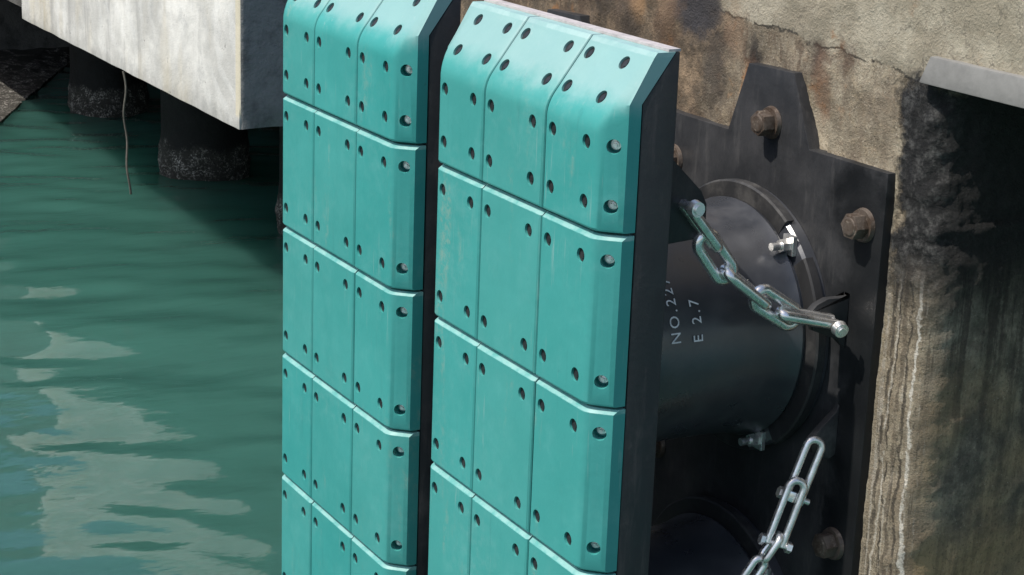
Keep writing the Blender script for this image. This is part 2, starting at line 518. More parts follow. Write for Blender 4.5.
    nb = m.bump(m.ramp(m.voronoi(70), 0.0, 0.4, 1, 0), 0.25, 0.006, nb)
    return m.done(c, m.ramp(m.noise(20, 4), 0.3, 0.7, 0.62, 0.95), 0.0, nb, 0.35)


def mat_slab():
    m = Mat('pale_platform_concrete')
    x, y, z = m.axes()
    n1 = m.noise(1.3, 7, 0.66, dist=0.2)
    c = m.mix(m.ramp(n1, 0.35, 0.68), (0.50, 0.485, 0.45), (0.80, 0.775, 0.72))
    c = m.mix(m.ramp(m.noise(5, 7, 0.7), 0.5, 0.75, 0, 0.6), c, (0.36, 0.36, 0.35))
    rn = m.ramp(m.noise(3.0, 6, 0.7, vec=m.scale(m.pos, (1, 1, 0.10))), 0.52, 0.72)
    c = m.mix(m.math('MULTIPLY', rn, 0.55), c, (0.29, 0.28, 0.27))
    yl = m.ramp(m.noise(1.0, 5, 0.6, vec=m.scale(m.pos, (1, 1, 0.25)), loc=(4, 0, 0)), 0.52, 0.7)
    c = m.mix(m.math('MULTIPLY', yl, 0.55), c, (0.55, 0.45, 0.27))
    wv = m.t.nodes.new('ShaderNodeTexWave')
    wv.wave_type = 'RINGS'; wv.rings_direction = 'Y'
    m.L(m.scale(m.pos, (0.8, 1, 1.6)), wv.inputs['Vector'])
    wv.inputs['Scale'].default_value = 1.3; wv.inputs['Distortion'].default_value = 14; wv.inputs['Detail'].default_value = 4; wv.inputs['Detail Scale'].default_value = 0.7
    sw = m.math('MULTIPLY', m.ramp(wv.outputs['Fac'], 0.55, 0.9), m.ramp(m.noise(0.9, 3, 0.5, loc=(2, 2, 2)), 0.42, 0.6))
    c = m.mix(m.math('MULTIPLY', sw, 0.20), c, (0.80, 0.79, 0.76))
    cs = m.math('MULTIPLY', m.ramp(x, SLAB_END - 0.085, SLAB_END - 0.080), m.ramp(z, -1.28, -1.24))
    c = m.mix(m.math('MULTIPLY', cs, 0.75), c, (0.62, 0.55, 0.40))
    pk = m.ramp(m.noise(11, 6, 0.75, loc=(0, 0, 8)), 0.64, 0.70)
    c = m.mix(m.math('MULTIPLY', pk, 0.7), c, (0.12, 0.115, 0.11))
    lowb = m.ramp(m.math('ADD', z, m.math('MULTIPLY', m.noise(6, 5), 0.3)), -1.05, -1.25)
    c = m.mix(m.math('MULTIPLY', lowb, 0.45), c, (0.14, 0.135, 0.12))
    nb = m.bump(m.noise(9, 8, 0.7), 0.3, 0.03)
    nb = m.bump(m.noise(60, 5, 0.7), 0.3, 0.008, nb)
    return m.done(c, 0.9, 0.0, nb, 0.3)


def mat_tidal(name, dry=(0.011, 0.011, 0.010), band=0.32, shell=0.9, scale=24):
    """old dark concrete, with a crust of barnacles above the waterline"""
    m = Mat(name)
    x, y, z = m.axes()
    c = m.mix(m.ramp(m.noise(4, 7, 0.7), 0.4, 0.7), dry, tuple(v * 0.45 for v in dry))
    w = m.math('MULTIPLY', m.math('SUBTRACT', m.noise(5, 5), 0.5), 0.35)
    b = m.ramp(m.math('ADD', z, w), WATER + band * 0.75, WATER + band * 1.15, 1, 0)
    v = m.math('MAXIMUM', m.ramp(m.voronoi(scale * 1.3), 0.08, 0.42, 1, 0), m.ramp(m.noise(scale * 2.2, 5, 0.8), 0.50, 0.60))
    sh = m.math('MULTIPLY', m.math('MULTIPLY', b, v), m.ramp(m.noise(scale * 0.4, 6, 0.8), 0.44, 0.60))
    c = m.mix(m.math('MULTIPLY', b, 0.6), c, (0.06, 0.055, 0.045))
    c = m.mix(m.math('MULTIPLY', sh, shell), c, (0.66, 0.62, 0.56))
    wt = m.ramp(m.noise(13, 6, 0.75), 0.66, 0.72)
    c = m.mix(m.math('MULTIPLY', wt, 0.4), c, tuple(v * 3 for v in dry))
    nb = m.bump(m.noise(12, 7, 0.7), 0.5, 0.05)
    nb = m.bump(m.math('MULTIPLY', v, b), 0.6, 0.03, nb)
    return m.done(c, 0.8, 0.0, nb, 0.35)


def mat_water():
    m = Mat('harbour_water')
    c = m.mix(m.ramp(m.noise(0.35, 3), 0.3, 0.7), (0.031, 0.102, 0.082), (0.038, 0.118, 0.095))
    mr = m.t.nodes.new('ShaderNodeMapping')
    m.L(m.pos, mr.inputs[0])
    mr.inputs['Rotation'].default_value = (0, 0, math.radians(25))
    mr.inputs['Scale'].default_value = (1.0, 0.42, 1.0)
    sv = mr.outputs[0]
    nb = m.bump(m.noise(1.9, 3, 0.5, vec=sv, dist=0.4), 0.17, 0.10)
    nb = m.bump(m.noise(7.5, 3, 0.5, vec=sv), 0.16, 0.03, nb)
    nb = m.bump(m.noise(22, 3, 0.5, vec=sv), 0.09, 0.012, nb)
    m.b.inputs['Subsurface Weight'].default_value = 1.0      # light bleeds metres through the turbid water
    m.b.inputs['Subsurface Radius'].default_value = (0.8, 1.0, 0.95)
    m.b.inputs['Subsurface Scale'].default_value = 4.5
    return m.done(c, 0.02, 0.0, nb, 0.7, 1.36)


WATER, YW, XC = -2.9, 0.93, 0.60
SLAB_END = at(240, 136, 1, 2.03).x
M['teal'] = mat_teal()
M['frame'] = mat_black('black_frame_paint', amount=0.75)
M['bracket'] = mat_black('black_bracket_paint', base=(0.018, 0.019, 0.021), amount=0.35)
M['clamp'] = mat_black('black_clamp_iron', base=(0.022, 0.022, 0.023), dust=(0.20, 0.19, 0.175), amount=0.8, rough=(0.5, 0.7), streak=False)
M['plate'] = mat_plate()
M['rubber'] = mat_rubber()
M['steel'] = mat_steel('galvanised_steel', col=(0.86, 0.85, 0.82), rough=(0.16, 0.32), dark=(0.34, 0.30, 0.26), amt=0.55)
M['bright'] = mat_steel('stainless_bolt', col=(0.88, 0.87, 0.84), amt=0.3)
M['rust'] = mat_rust()
M['quay'] = mat_quay()
M['slab'] = mat_slab()
M['endface'] = mat_tidal('grey_end_concrete', dry=(0.20, 0.205, 0.205), band=0.2, shell=0.3)  # end face in a darker grey than the fascia
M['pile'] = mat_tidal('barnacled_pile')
M['farwall'] = mat_tidal('dark_harbour_wall', dry=(0.12, 0.115, 0.105), band=0.1, shell=0.5)
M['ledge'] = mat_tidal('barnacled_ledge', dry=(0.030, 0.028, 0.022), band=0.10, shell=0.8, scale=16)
M['water'] = mat_water()


def simple(name, col, rough, n=0.3, sc=20):
    m = Mat(name)
    c = m.mix(m.ramp(m.noise(sc, 6, 0.7), 0.35, 0.7), col, tuple(v * (1 - n) for v in col))
    return m.done(c, rough, 0.0, m.bump(m.noise(sc * 3, 5), 0.25, 0.006))


M['rim'] = simple('pale_grey_rim', (0.50, 0.46, 0.45), 0.7)  # pale grey strip along the panel's top edge
M['lintel'] = simple('pale_grey_steel_edge', (0.24, 0.235, 0.22), 0.6, 0.25, 12)
M['paint'] = simple('white_stencil_paint', (0.85, 0.85, 0.85), 0.6, 0.25, 60)
M['rope'] = simple('old_rope', (0.12, 0.11, 0.09), 0.9, 0.4, 40)

# ------------------------------------------------------------------ water
def lines(*segs):
    """segs: (start, end, step) runs joined into one sorted list"""
    out = []
    for a, b, s in segs:
        n = max(1, int(round((b - a) / s)))
        out += [a + (b - a) * i / n for i in range(n)]
    out.append(segs[-1][1])
    return out


def grid_faces(nu, nv):
    return [(i * nv + j, (i + 1) * nv + j, (i + 1) * nv + j + 1, i * nv + j + 1) for i in range(nu - 1) for j in range(nv - 1)]


gx = np.array(lines((-600, -60, 60), (-60, -24, 4), (-24, -2, 0.055), (-2, 6, 0.5), (6, 60, 9), (60, 600, 60)))
gy = np.array(lines((-600, -60, 60), (-60, -6, 6), (-6, -2, 0.5), (-2, 6, 0.055), (6, 16, 1.0), (16, 60, 11), (60, 600, 60)))
GX, GY = np.meshgrid(gx, gy, indexing='ij')
rng = np.random.RandomState(11)
H = np.zeros_like(GX)
for k in range(26):
    lam = 0.38 * (6.0 ** rng.rand())
    th = math.radians(-25) + rng.randn() * 0.6
    amp = 0.0023 * lam * (1.4 if lam < 0.8 else 1.0)
    ph = rng.rand() * 6.283
    kx, ky = math.cos(th) * 2 * math.pi / lam, math.sin(th) * 2 * math.pi / lam
    H += amp * np.sin(kx * GX + ky * GY + ph + 0.6 * np.sin(0.8 * GX * ky / 6 + ph * 2))
def ss(v, a, b):
    t = np.clip((v - a) / (b - a), 0, 1)
    return t * t * (3 - 2 * t)
H *= ss(GX, -24, -21) * ss(-GX, 2, 3) * ss(GY, -2, -1.2) * ss(-GY, -6, -5.2)
wv = np.stack([GX.ravel(), GY.ravel(), WATER + H.ravel()], 1)
w_me = mesh_data('water', wv.tolist(), grid_faces(len(gx), len(gy)), M['water'], 180)
tag(obj('water', w_me), kind='structure')
sb = MB().box(-600, 600, -600, 600, WATER - 3.2, WATER - 3.0)
tag(sb.build('sea_bed', M['rope']), kind='structure')

# ------------------------------------------------------------------ quay wall with the corner into the next bay

path = []                                  # (x, y, nx, ny) in plan, outward normal
for x in lines((-3.9, -1.75, 0.15), (-1.75, XC - 0.09, 0.014)):
    path.append((x, YW, 0, -1))
for i in range(1, 7):
    a = math.pi / 2 * i / 7
    path.append((XC - 0.09 + 0.09 * math.sin(a), YW + 0.09 - 0.09 * math.cos(a), math.sin(a), -math.cos(a)))
for y in lines((YW + 0.09, 1.75, 0.016), (1.75, 6.0, 0.3)):
    path.append((XC, y, 1, 0))
zs = lines((WATER - 3.05, -1.35, 0.12), (-1.35, 0.72, 0.014))
TOPZ = 0.72
verts = []
for (x, y, nx, ny) in path:
    for z in zs:
        p = Vector((x, y, z))
        d = 0.007 * mn.fractal(p * 4.0, 0.9, 2.0, 4)
        d += 0.003 * mn.noise(p * 38) + 0.002 * mn.noise(p * 75)
        side = 1.0 if nx > 0.5 else 0.0
        near = max(0.0, 1 - abs(x - XC) / 0.16) if nx < 0.9 else max(0.0, 1 - (y - YW) / 0.2)
        d += (0.026 if z > -0.2 else 0.007) * near * mn.noise(p * 15) + (0.010 if z > -0.2 else 0.003) * near * mn.noise(p * 34)
        if z < 0.40: d -= 0.015 * near * (0.5 + mn.noise(Vector((x * 9, y * 9, z * 1.2))))
        if side and z < 0.0: d += 0.010
        if x < -1.7: d *= 0.4
        if z > -0.02 and x < 0.1 and nx == 0: d += 0.012 * mn.noise(p * 9) - 0.006
        verts.append((x + nx * d, y + ny * d, z))
quay = empty('quay_wall', (XC, YW, WATER), 'stained brown and beige concrete quay wall behind the fenders, with a black coated corner', 'quay wall')
quay['_o'] = (XC, YW, WATER)
qo = Vector((XC, YW, WATER))
obj('wall_face', mesh_data('wall_face', [Vector(v) - qo for v in verts], grid_faces(len(path), len(zs)), M['quay'], 50), quay)
MB().add([(-3.9, YW, WATER - 3.05), (-3.9, 6, WATER - 3.05), (-3.9, 6, TOPZ), (-3.9, YW, TOPZ)], [(0, 1, 2, 3)]).build('end_face', M['quay'], quay)
MB().add([(-3.9, YW, TOPZ), (XC, YW, TOPZ), (XC, 6, TOPZ), (-3.9, 6, TOPZ)], [(0, 1, 2, 3)]).build('top_face', M['quay'], quay)
# deck beam carried over the next bay
bx = lines((XC - 0.10, 1.5, 0.016), (1.5, 4.0, 0.25))
bz = lines((0.44, TOPZ, 0.014))
bv = []
for x in bx:
    for z in bz:
        p = Vector((x, YW - 0.004, z))
        d = 0.007 * mn.fractal(p * 4.0, 0.9, 2.0, 4) + 0.003 * mn.noise(p * 38) + 0.008
        d *= min(1.0, (x - XC + 0.1) / 0.1)
        bv.append((x, YW - 0.004 - d, z))
beam = obj('deck_beam', mesh_data('deck_beam', [Vector(v) - qo for v in bv], grid_faces(len(bx), len(bz)), M['quay'], 50), quay)
MB().box(XC - 0.02, 4.0, YW + 0.03, 6.0, 0.435, TOPZ - 0.004).build('deck_underside', M['quay'], quay)
MB().box(XC - 0.02, 4.0, 5.8, 6.0, WATER - 3, 0.43).build('bay_back_wall', M['quay'], quay)
pl = MB()
e0, e1 = at(918, 82, 1, YW - 0.035), at(930, 56, 1, YW - 0.035)
zl, zh = 0.408, 0.488
pl.prism([(e0.x, zl), (4.0, zl), (4.0, zh), (e1.x, zh)], 1, YW - 0.035, YW + 0.06)
pl.build('edge_plate', M['lintel'], quay, bevel=0.006, smooth=40)

# ------------------------------------------------------------------ platform, piles, far wall, ledge
SY = 2.03
_c, _l = at(240, 136, 1, SY), at(22, 12, 1, SY)      # lower corners of the platform front
SX0, SX1, SZ0, SZ1 = _l.x, _c.x, (_c.z + _l.z) / 2 - 0.01, 0.72
FX = -20.0
platform = empty('pier_platform', (SX1, SY, WATER), 'pale weathered concrete pier platform carried on dark piles above the water', 'platform')
platform['_o'] = (SX1, SY, WATER)
po = Vector((SX1, SY, WATER))
pv, ppath = [], []
for x in lines((SX0, SX1 - 0.03, 0.06)): ppath.append((x, SY, 0, -1))
for i in range(1, 4):
    a = math.pi / 2 * i / 4
    ppath.append((SX1 - 0.03 + 0.03 * math.sin(a), SY + 0.03 - 0.03 * math.cos(a), math.sin(a), -math.cos(a)))
for y in lines((SY + 0.03, 3.6, 0.06), (3.6, 11, 0.5)): ppath.append((SX1, y, 1, 0))
pz = lines((SZ0, SZ0 + 0.4, 0.05), (SZ0 + 0.4, SZ1, 0.08))
for (x, y, nx, ny) in ppath:
    for z in pz:
        p = Vector((x, y, z))
        d = 0.004 * mn.fractal(p * 1.3, 0.9, 2.0, 4)
        k = max(0.0, 1 - (z - SZ0) / 0.16)
        side = 1 if nx > 0.5 else 0
        d += side * k * (0.05 * mn.noise(p * 4))
        pv.append((x + nx * d, y + ny * d, z + k * 0.008 * mn.noise(p * 3)))
nzp, nf = len(pz), sum(1 for q in ppath if q[2] < 0.9)
obj('fascia', mesh_data('fascia', [Vector(v) - po for v in pv[:nf * nzp]], grid_faces(nf, nzp), M['slab'], 50), platform)
obj('end_face', mesh_data('end_face', [Vector(v) - po for v in pv[(nf - 1) * nzp:]], grid_faces(len(ppath) - nf + 1, nzp), M['endface'], 50), platform)
MB().box(SX0 + 0.01, SX1 - 0.07, SY + 0.07, 11, SZ0 + 0.03, SZ1 - 0.004).build('deck_slab', M['slab'], platform)
MB().box(FX + 0.04, SX0 - 0.004, 2.1, 11, -1.28, SZ1 - 0.008).build('shade_deck', M['farwall'], platform)  # unseen deck, added to shade the far water and pile


def pile(cx, cy, label, r=0.42, top=SZ0 + 0.06):
    mb = MB()
    n, zz = 48, lines((WATER - 3.0, WATER - 0.3, 0.6), (WATER - 0.3, WATER + 0.5, 0.04), (WATER + 0.5, top, 0.1))
    for z in zz:
        for k in range(n):
            a = 2 * math.pi * k / n
            p = Vector((cx + r * math.cos(a), cy + r * math.sin(a), z))
            cr = max(0.0, 1 - abs(z - WATER - 0.14) / 0.3)
            rr = r + cr * (0.03 + 0.03 * mn.noise(p * 9) + 0.02 * mn.noise(p * 22))
            mb.v.append(Vector((cx + rr * math.cos(a), cy + rr * math.sin(a), z)))
    for i in range(len(zz) - 1):
        for k in range(n):
            k2 = (k + 1) % n
            mb.f.append([i * n + k, i * n + k2, (i + 1) * n + k2, (i + 1) * n + k])
    o = mb.build('concrete_pile', M['pile'], smooth=60, origin=(cx, cy, WATER))
    o.location = (cx, cy, WATER)
    return tag(o, label, 'pile', 'piles under the pier platform')


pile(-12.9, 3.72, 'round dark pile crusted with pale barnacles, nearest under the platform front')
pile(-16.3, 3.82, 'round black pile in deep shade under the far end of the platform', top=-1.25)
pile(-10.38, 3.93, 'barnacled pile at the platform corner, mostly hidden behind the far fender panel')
rp = MB()
ra = at(123, 71, 1, SY - 0.02)
rb_ = at(129, 194, 1, SY - 0.02)
rp.tube([ra.lerp(rb_, t) + Vector((0.02 * math.sin(t * 9), 0.012 * math.sin(t * 14), 0)) for t in [i / 24 for i in range(25)]], 0.009, 8)
ro = rp.build('hanging_rope', M['rope'], smooth=60, origin=rb_)
ro.location = rb_
tag(ro, 'thin old rope hanging from the platform edge down to the water', 'rope')

fw = MB()
fy, fz = lines((-30, -2, 2), (-2, 8, 0.15), (8, 14, 1)), lines((WATER - 3, WATER - 0.2, 0.6), (WATER - 0.2, 0.6, 0.12), (0.6, 3.2, 0.4))
for y in fy:
    for z in fz:
        p = Vector((FX, y, z))
        fw.v.append(Vector((FX + 0.03 * mn.fractal(p * 1.2, 0.9, 2.0, 4), y, z)))
fw.f += grid_faces(len(fy), len(fz))
fw.add([(FX, -30, 3.2), (FX, 14, 3.2), (FX - 8, 14, 3.2), (FX - 8, -30, 3.2)], [(0, 1, 2, 3)])
fwo = fw.build('harbour_wall', M['farwall'], smooth=50, origin=(FX, 4, WATER))
fwo.location = (FX, 4, WATER)
tag(fwo, 'dark grey concrete harbour wall at far left beyond the platform', 'wall')
MB_back = MB().box(FX, -3.9, 11.0, 11.4, WATER - 3, SZ1 - 0.01)  # out of view, added to keep light from under the platform
bo = MB_back.build('light_block_wall', M['farwall'], origin=(-12, 11, WATER))
bo.location = (-12, 11, WATER)
tag(bo, 'unseen wall added behind the platform to block light', 'wall')
# barnacled footing ledge: its outer edge runs along the waterline
lv = []
shore = [(-20.0, 4.9), (-19.95, 4.53), (-17.6, 3.40), (-15.34, 2.33), (-13.6, 1.45), (-13.2, -1.0), (-13.5, -8), (-14, -30)]
ns = 90
def along(t):
    s = t * (len(shore) - 1); i = min(int(s), len(shore) - 2); f = s - i
    return (shore[i][0] + (shore[i + 1][0] - shore[i][0]) * f, shore[i][1] + (shore[i + 1][1] - shore[i][1]) * f)
for i in range(ns + 1):
    sx, sy = along(i / ns)
    for j in range(17):
        t = j / 16
        x = sx + (FX - sx) * t
        z = WATER + 0.02 + 0.12 * t + 0.025 * mn.noise(Vector((x, sy, 0)) * 3.5) + 0.02 * mn.noise(Vector((x, sy, 3)) * 9)
        if j == 0: z = WATER - 0.8
        lv.append((x, sy, z))
lo = obj('footing_ledge', mesh_data('footing_ledge', [Vector(v) - Vector((FX, 2, WATER)) for v in lv], grid_faces(ns + 1, 17), M['ledge'], 60), None, (FX, 2, WATER))
tag(lo, 'low barnacled concrete ledge at the waterline below the far left wall', 'ledge')

# ------------------------------------------------------------------ fender panels
PCX, HALF, CH, CK = -0.185, 0.469, 0.055, 1.09      # centre, half flat width, chamfer run, chamfer slope
ZB, ZT, ZBOT = 0.31, 0.50, -2.50                     # top bend, top, bottom
ROOT = Vector((PCX, 0.1, ZBOT))
COLS = [(PCX - HALF - CH, -0.3645), (-0.3575, -0.0035), (0.0035, PCX + HALF + CH)]
HOLES = [(-0.612, -0.427), (-0.316, -0.068), (0.044, 0.226)]


def smax(a, b, k):
    h = max(k - abs(a - b), 0.0) / k
    return max(a, b) + h * h * k * 0.25


def outer(x, z, kind):
    y = smax(0.0, (abs(x - PCX) - HALF) * CK, 0.022)
    if kind == 'top': y = smax(y, (z - ZB) * 0.75, 0.026)
    if kind == 'bottom': y = smax(y, ((ZBOT + ZT - ZB) - z) * 0.75, 0.026)
    return y


def inner(x, z, kind):
    y = 0.103
    if kind == 'top': y = max(y, 0.103 + (z - 0.361) * 0.73)
    if kind == 'bottom': y = max(y, 0.103 + (ZBOT + ZT - 0.361 - z) * 0.73)
    return y


def pad_mesh(ci, kind, z0, z1):
    """one facing pad between z0 and z1, its top seam at the local origin"""
    x0, x1 = COLS[ci]
    b, bt_ = 0.008, 0.013
    xl = [x0, x0 + 0.002, x0 + b, x1 - b, x1 - 0.002, x1]
    if ci == 0: xl += [PCX - HALF + d for d in (-0.02, -0.013, -0.006, 0, 0.006, 0.013, 0.02)]
    if ci == 2: xl += [PCX + HALF + d for d in (-0.02, -0.013, -0.006, 0, 0.006, 0.013, 0.02)]
    zl = [z0, z0 + 0.002, z0 + b, z1 - bt_, z1]
    zb = ZB if kind == 'top' else ZBOT + ZT - ZB
    if kind != 'mid': zl += [zb + d for d in (-0.05, -0.04, -0.03, -0.02, -0.01, 0, 0.01, 0.02, 0.03, 0.04, 0.05)]
    xl, zl = sorted(set(xl)), sorted(set(zl))
    nx, nz = len(xl), len(zl)
    vs = []
    for lay in (0, 1):
        for x in xl:
            for z in zl:
                if lay == 0:
                    y = outer(x, z, kind)
                    d = min(x - x0 if ci != 0 else 9, x1 - x if ci != 2 else 9, z - z0)
                    e = 0.0 if d >= b else (b - d) * (0.55 if d > 0.001 else 0.95)
                    y += max(e, (bt_ - (z1 - z)) * (1.5 if kind != 'top' else 0.0), 0.0)
                else:
                    y = inner(x, z, kind) - 0.004
                vs.append((x, y, z - z1))
    F = grid_faces(nx, nz)
    o = nx * nz
    F += [tuple(i + o for i in f)[::-1] for f in grid_faces(nx, nz)]
    ring = [i * nz for i in range(nx)] + [(nx - 1) * nz + j for j in range(1, nz)] + [i * nz + nz - 1 for i in range(nx - 2, -1, -1)] + [j for j in range(nz - 2, 0, -1)]
    for i in range(len(ring)):
        a, c = ring[i], ring[(i + 1) % len(ring)]
        F.append((a, c, c + o, a + o))
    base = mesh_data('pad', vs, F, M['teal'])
    # bolt holes: (point on the outer face, inward direction)
    holes = []
    ins = 0.072
    xsn = list(HOLES[ci])
    rows = []
    if kind == 'mid': rows = [z1 - ins, z0 + ins]
    elif kind == 'top': rows = [0.245, z0 + ins]
    else: rows = [z1 - ins, ZBOT + ZT - 0.245]
    for z in rows:
        for x in xsn:
            holes.append((Vector((x, 0, z)), Vector((0, 1, 0))))
        if ci != 1:
            s = 1 if ci == 2 else -1
            x = PCX + s * (HALF + 0.030)
            nrm = Vector((-s * CK, 1, 0)).normalized()
            holes.append((Vector((x, outer(x, z, 'mid'), z)), nrm))
    if kind != 'mid':
        for zt in (0.365, 0.455):
            z = zt if kind == 'top' else ZBOT + ZT - zt
            nrm = Vector((0, 1, -0.75 if kind == 'top' else 0.75)).normalized()
            for x in xsn:
                holes.append((Vector((x, (zt - ZB) * 0.75, z)), nrm))
    cut = MB()
    for p, n in holes:
        p = p - Vector((0, 0, z1))
        cut.cyl(p - n * 0.05, p + n * (0.11 if abs(n.x) < 0.1 else 0.042), 0.0205, n=20)
    cme = cut.data('cutter', M['teal'])
    oa, ob = bpy.data.objects.new('pad_tmp', base), bpy.data.objects.new('cut_tmp', cme)
    COL.objects.link(oa); COL.objects.link(ob)
    md = oa.modifiers.new('b', 'BOOLEAN')
    md.operation = 'DIFFERENCE'; md.object = ob; md.solver = 'EXACT'
    dg = bpy.context.evaluated_depsgraph_get()
    dg.update()
    me = bpy.data.meshes.new_from_object(oa.evaluated_get(dg))
    bpy.data.objects.remove(oa); bpy.data.objects.remove(ob)
    me.name = 'pad'
    me.polygons.foreach_set('use_smooth', [True] * len(me.polygons))
    me.set_sharp_from_angle(angle=math.radians(24))
    return me, [(p - Vector((0, 0, z1)), n) for p, n in holes]


# bolt sitting in a pad hole, modelled along +Y (into the pad)
bt = MB()
bt.cyl((0, 0.0415, 0), (0, 0.038, 0), 0.0150, n=14)
bt.cyl((0, 0.038, 0), (0, 0.029, 0), 0.0100, n=6)
bt.cyl((0, 0.029, 0), (0, 0.020, 0), 0.0060, n=8)
bolt_me = bt.data('bolt', M['bright'], smooth=40)
dp = MB()
dp.cyl((0, 0.016, 0), (0, 0.0075, 0), 0.0202, n=20)  # black disc filling the hole so that it reads as dark
dp.cyl((0, 0.0076, 0), (0, 0.0045, 0), 0.0105, n=6)
hole_dark_me = dp.data('bolt', M['bracket'], smooth=40)  # bolt mesh with the black disc added to darken its hole

panel = empty('fender_panel', ROOT, 'near teal fender panel of bolted pads, chained to the wall plate', 'fender panel', 'teal fender panels along the quay')
panel['_o'] = tuple(ROOT)
types = {}
rows = [('top', 0.007, ZT - 0.003)] + [('mid', -0.5 * k + 0.007, -0.5 * (k - 1) - 0.002) for k in range(1, 5)] + [('bottom', ZBOT, -2.002)]
for kind, z0, z1 in rows:
    for ci in range(3):
        key = (kind, ci)
        if key not in types: types[key] = pad_mesh(ci, kind, z0, z1)
        me, holes = types[key]
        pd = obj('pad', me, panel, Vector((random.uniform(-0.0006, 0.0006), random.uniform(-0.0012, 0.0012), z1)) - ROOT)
        for p, n in holes:
            thr = abs(n.x) < 0.1                       # flat and top faces: black disc added to darken the hole
            bo_ = obj('bolt', hole_dark_me if thr else bolt_me, pd, p)
            bo_.rotation_euler = Vector((0, 1, 0)).rotation_difference(n).to_euler()
fr = MB()
prof = [(0.104, ZBOT + 0.139), (0.104, 0.361), (0.203, 0.4965), (0.214, 0.4965), (0.214, ZBOT + 0.004), (0.203, ZBOT + 0.004)]
fr.prism(prof, 0, PCX - HALF - CH + 0.003, PCX + HALF + CH - 0.003)
frame = fr.build('frame', M['frame'], panel, bevel=0.003, smooth=35)
MB().box(PCX - HALF - CH + 0.002, PCX + HALF + CH - 0.004, 0.178, 0.216, ZT - 0.0025, ZT + 0.0045).build('top_rim', M['rim'], panel)
# brackets on the back of the frame for the chains
PX = 0.25
outl = [at(x, y, 0, PX) for x, y in ((661, 152), (672, 160), (690, 180), (699, 190), (704, 203), (703, 224), (699, 237), (661, 244))]
for s in (1, -1):
    for dz in (0.0, -1.62):
        mb = MB()
        xx = PX if s == 1 else 2 * PCX - PX
        mb.prism([(max(p.y, 0.213), p.z + dz) for p in outl], 0, xx - 0.014, xx + 0.014)
        b_ = mb.build('chain_bracket', M['bracket'], frame, bevel=0.003, smooth=35, origin=ROOT)
# (children of the frame share the panel's origin)

far = copy_tree(panel)
far.location = ROOT + Vector((-1.2646, 0, 0))
far['label'] = 'far teal fender panel of bolted pads, left of the near panel'

# ------------------------------------------------------------------ wall plates, rubber cells
PC2, PZC = -0.183, -0.95
YP = 0.90
plate = empty('wall_plate', (PC2, YP, -2.2), 'black star-edged steel wall plate with big rusty bolts behind the near panel', 'mounting plate', 'fender mounting plates on the quay wall')
plate['_o'] = (PC2, YP, -2.2)
TL, TR, SR, SL, CR = (at(x, y, 1, YP) for x, y in ((749, 63), (794, 73), (809, 150), (728, 129), (888, 176)))
ol = [(CR.x - 1.19, SL.z), (SL.x, SL.z), (TL.x, TL.z), (TR.x, TR.z), (SR.x, SR.z), (CR.x, SR.z + 0.004)]
ol = ol + [(x, 2 * PZC - z) for x, z in reversed(ol)]
MB().prism(ol, 1, YP, YW + 0.03).build('steel_plate', M['plate'], plate, bevel=0.003, smooth=35)


def big_bolt(x, z, rot):
    mb = MB().cyl((x, YP - 0.001, z), (x, YP - 0.014, z), 0.052, 0.048, n=28)
    w = mb.build('washer', M['rust'], plate, smooth=40)
    hb = MB().cyl((x, YP - 0.0145, z), (x, YP - 0.056, z), 0.040, n=6, phase=rot)
    hb.cyl((x, YP - 0.0565, z), (x, YP - 0.060, z), 0.030, 0.024, n=16)
    hb.build('bolt_head', M['rust'], plate, bevel=0.003, smooth=30)


b1, b2, b3 = at(764, 123, 1, YP - 0.03), at(856, 226, 1, YP - 0.03), at(826, 545, 1, YP - 0.03)
for i, (x, z) in enumerate([(b1.x, b1.z), (PC2 - 0.475, -0.05), (b2.x, b2.z), (b3.x, b3.z), (PC2 - 0.472, -1.07), (PC2 + 0.475, -1.85), (PC2 - 0.475, -1.85), (PC2, -2.065)]):
    big_bolt(x, z, (0.2, 0.9, 0.5, 0.7, 0.1, 0.3, 0.6, 0.4)[i])
# brackets on the plate that hold the chain ends
BX = 0.31
for pts in (((852, 291), (848, 296), (826, 298), (815, 304), (808, 312), (811, 330), (834, 338), (856, 345)),
            ((846, 402), (834, 411), (822, 424), (808, 440), (810, 452), (826, 458), (850, 450))):
    poly = [at(x, y, 0, BX - 0.02) for x, y in pts]
    MB().prism([(min(p.y, YP - 0.001), p.z) for p in poly], 0, BX - 0.034, BX - 0.008).build('chain_bracket', M['clamp'], plate, bevel=0.003, smooth=35)

CXC = -0.20


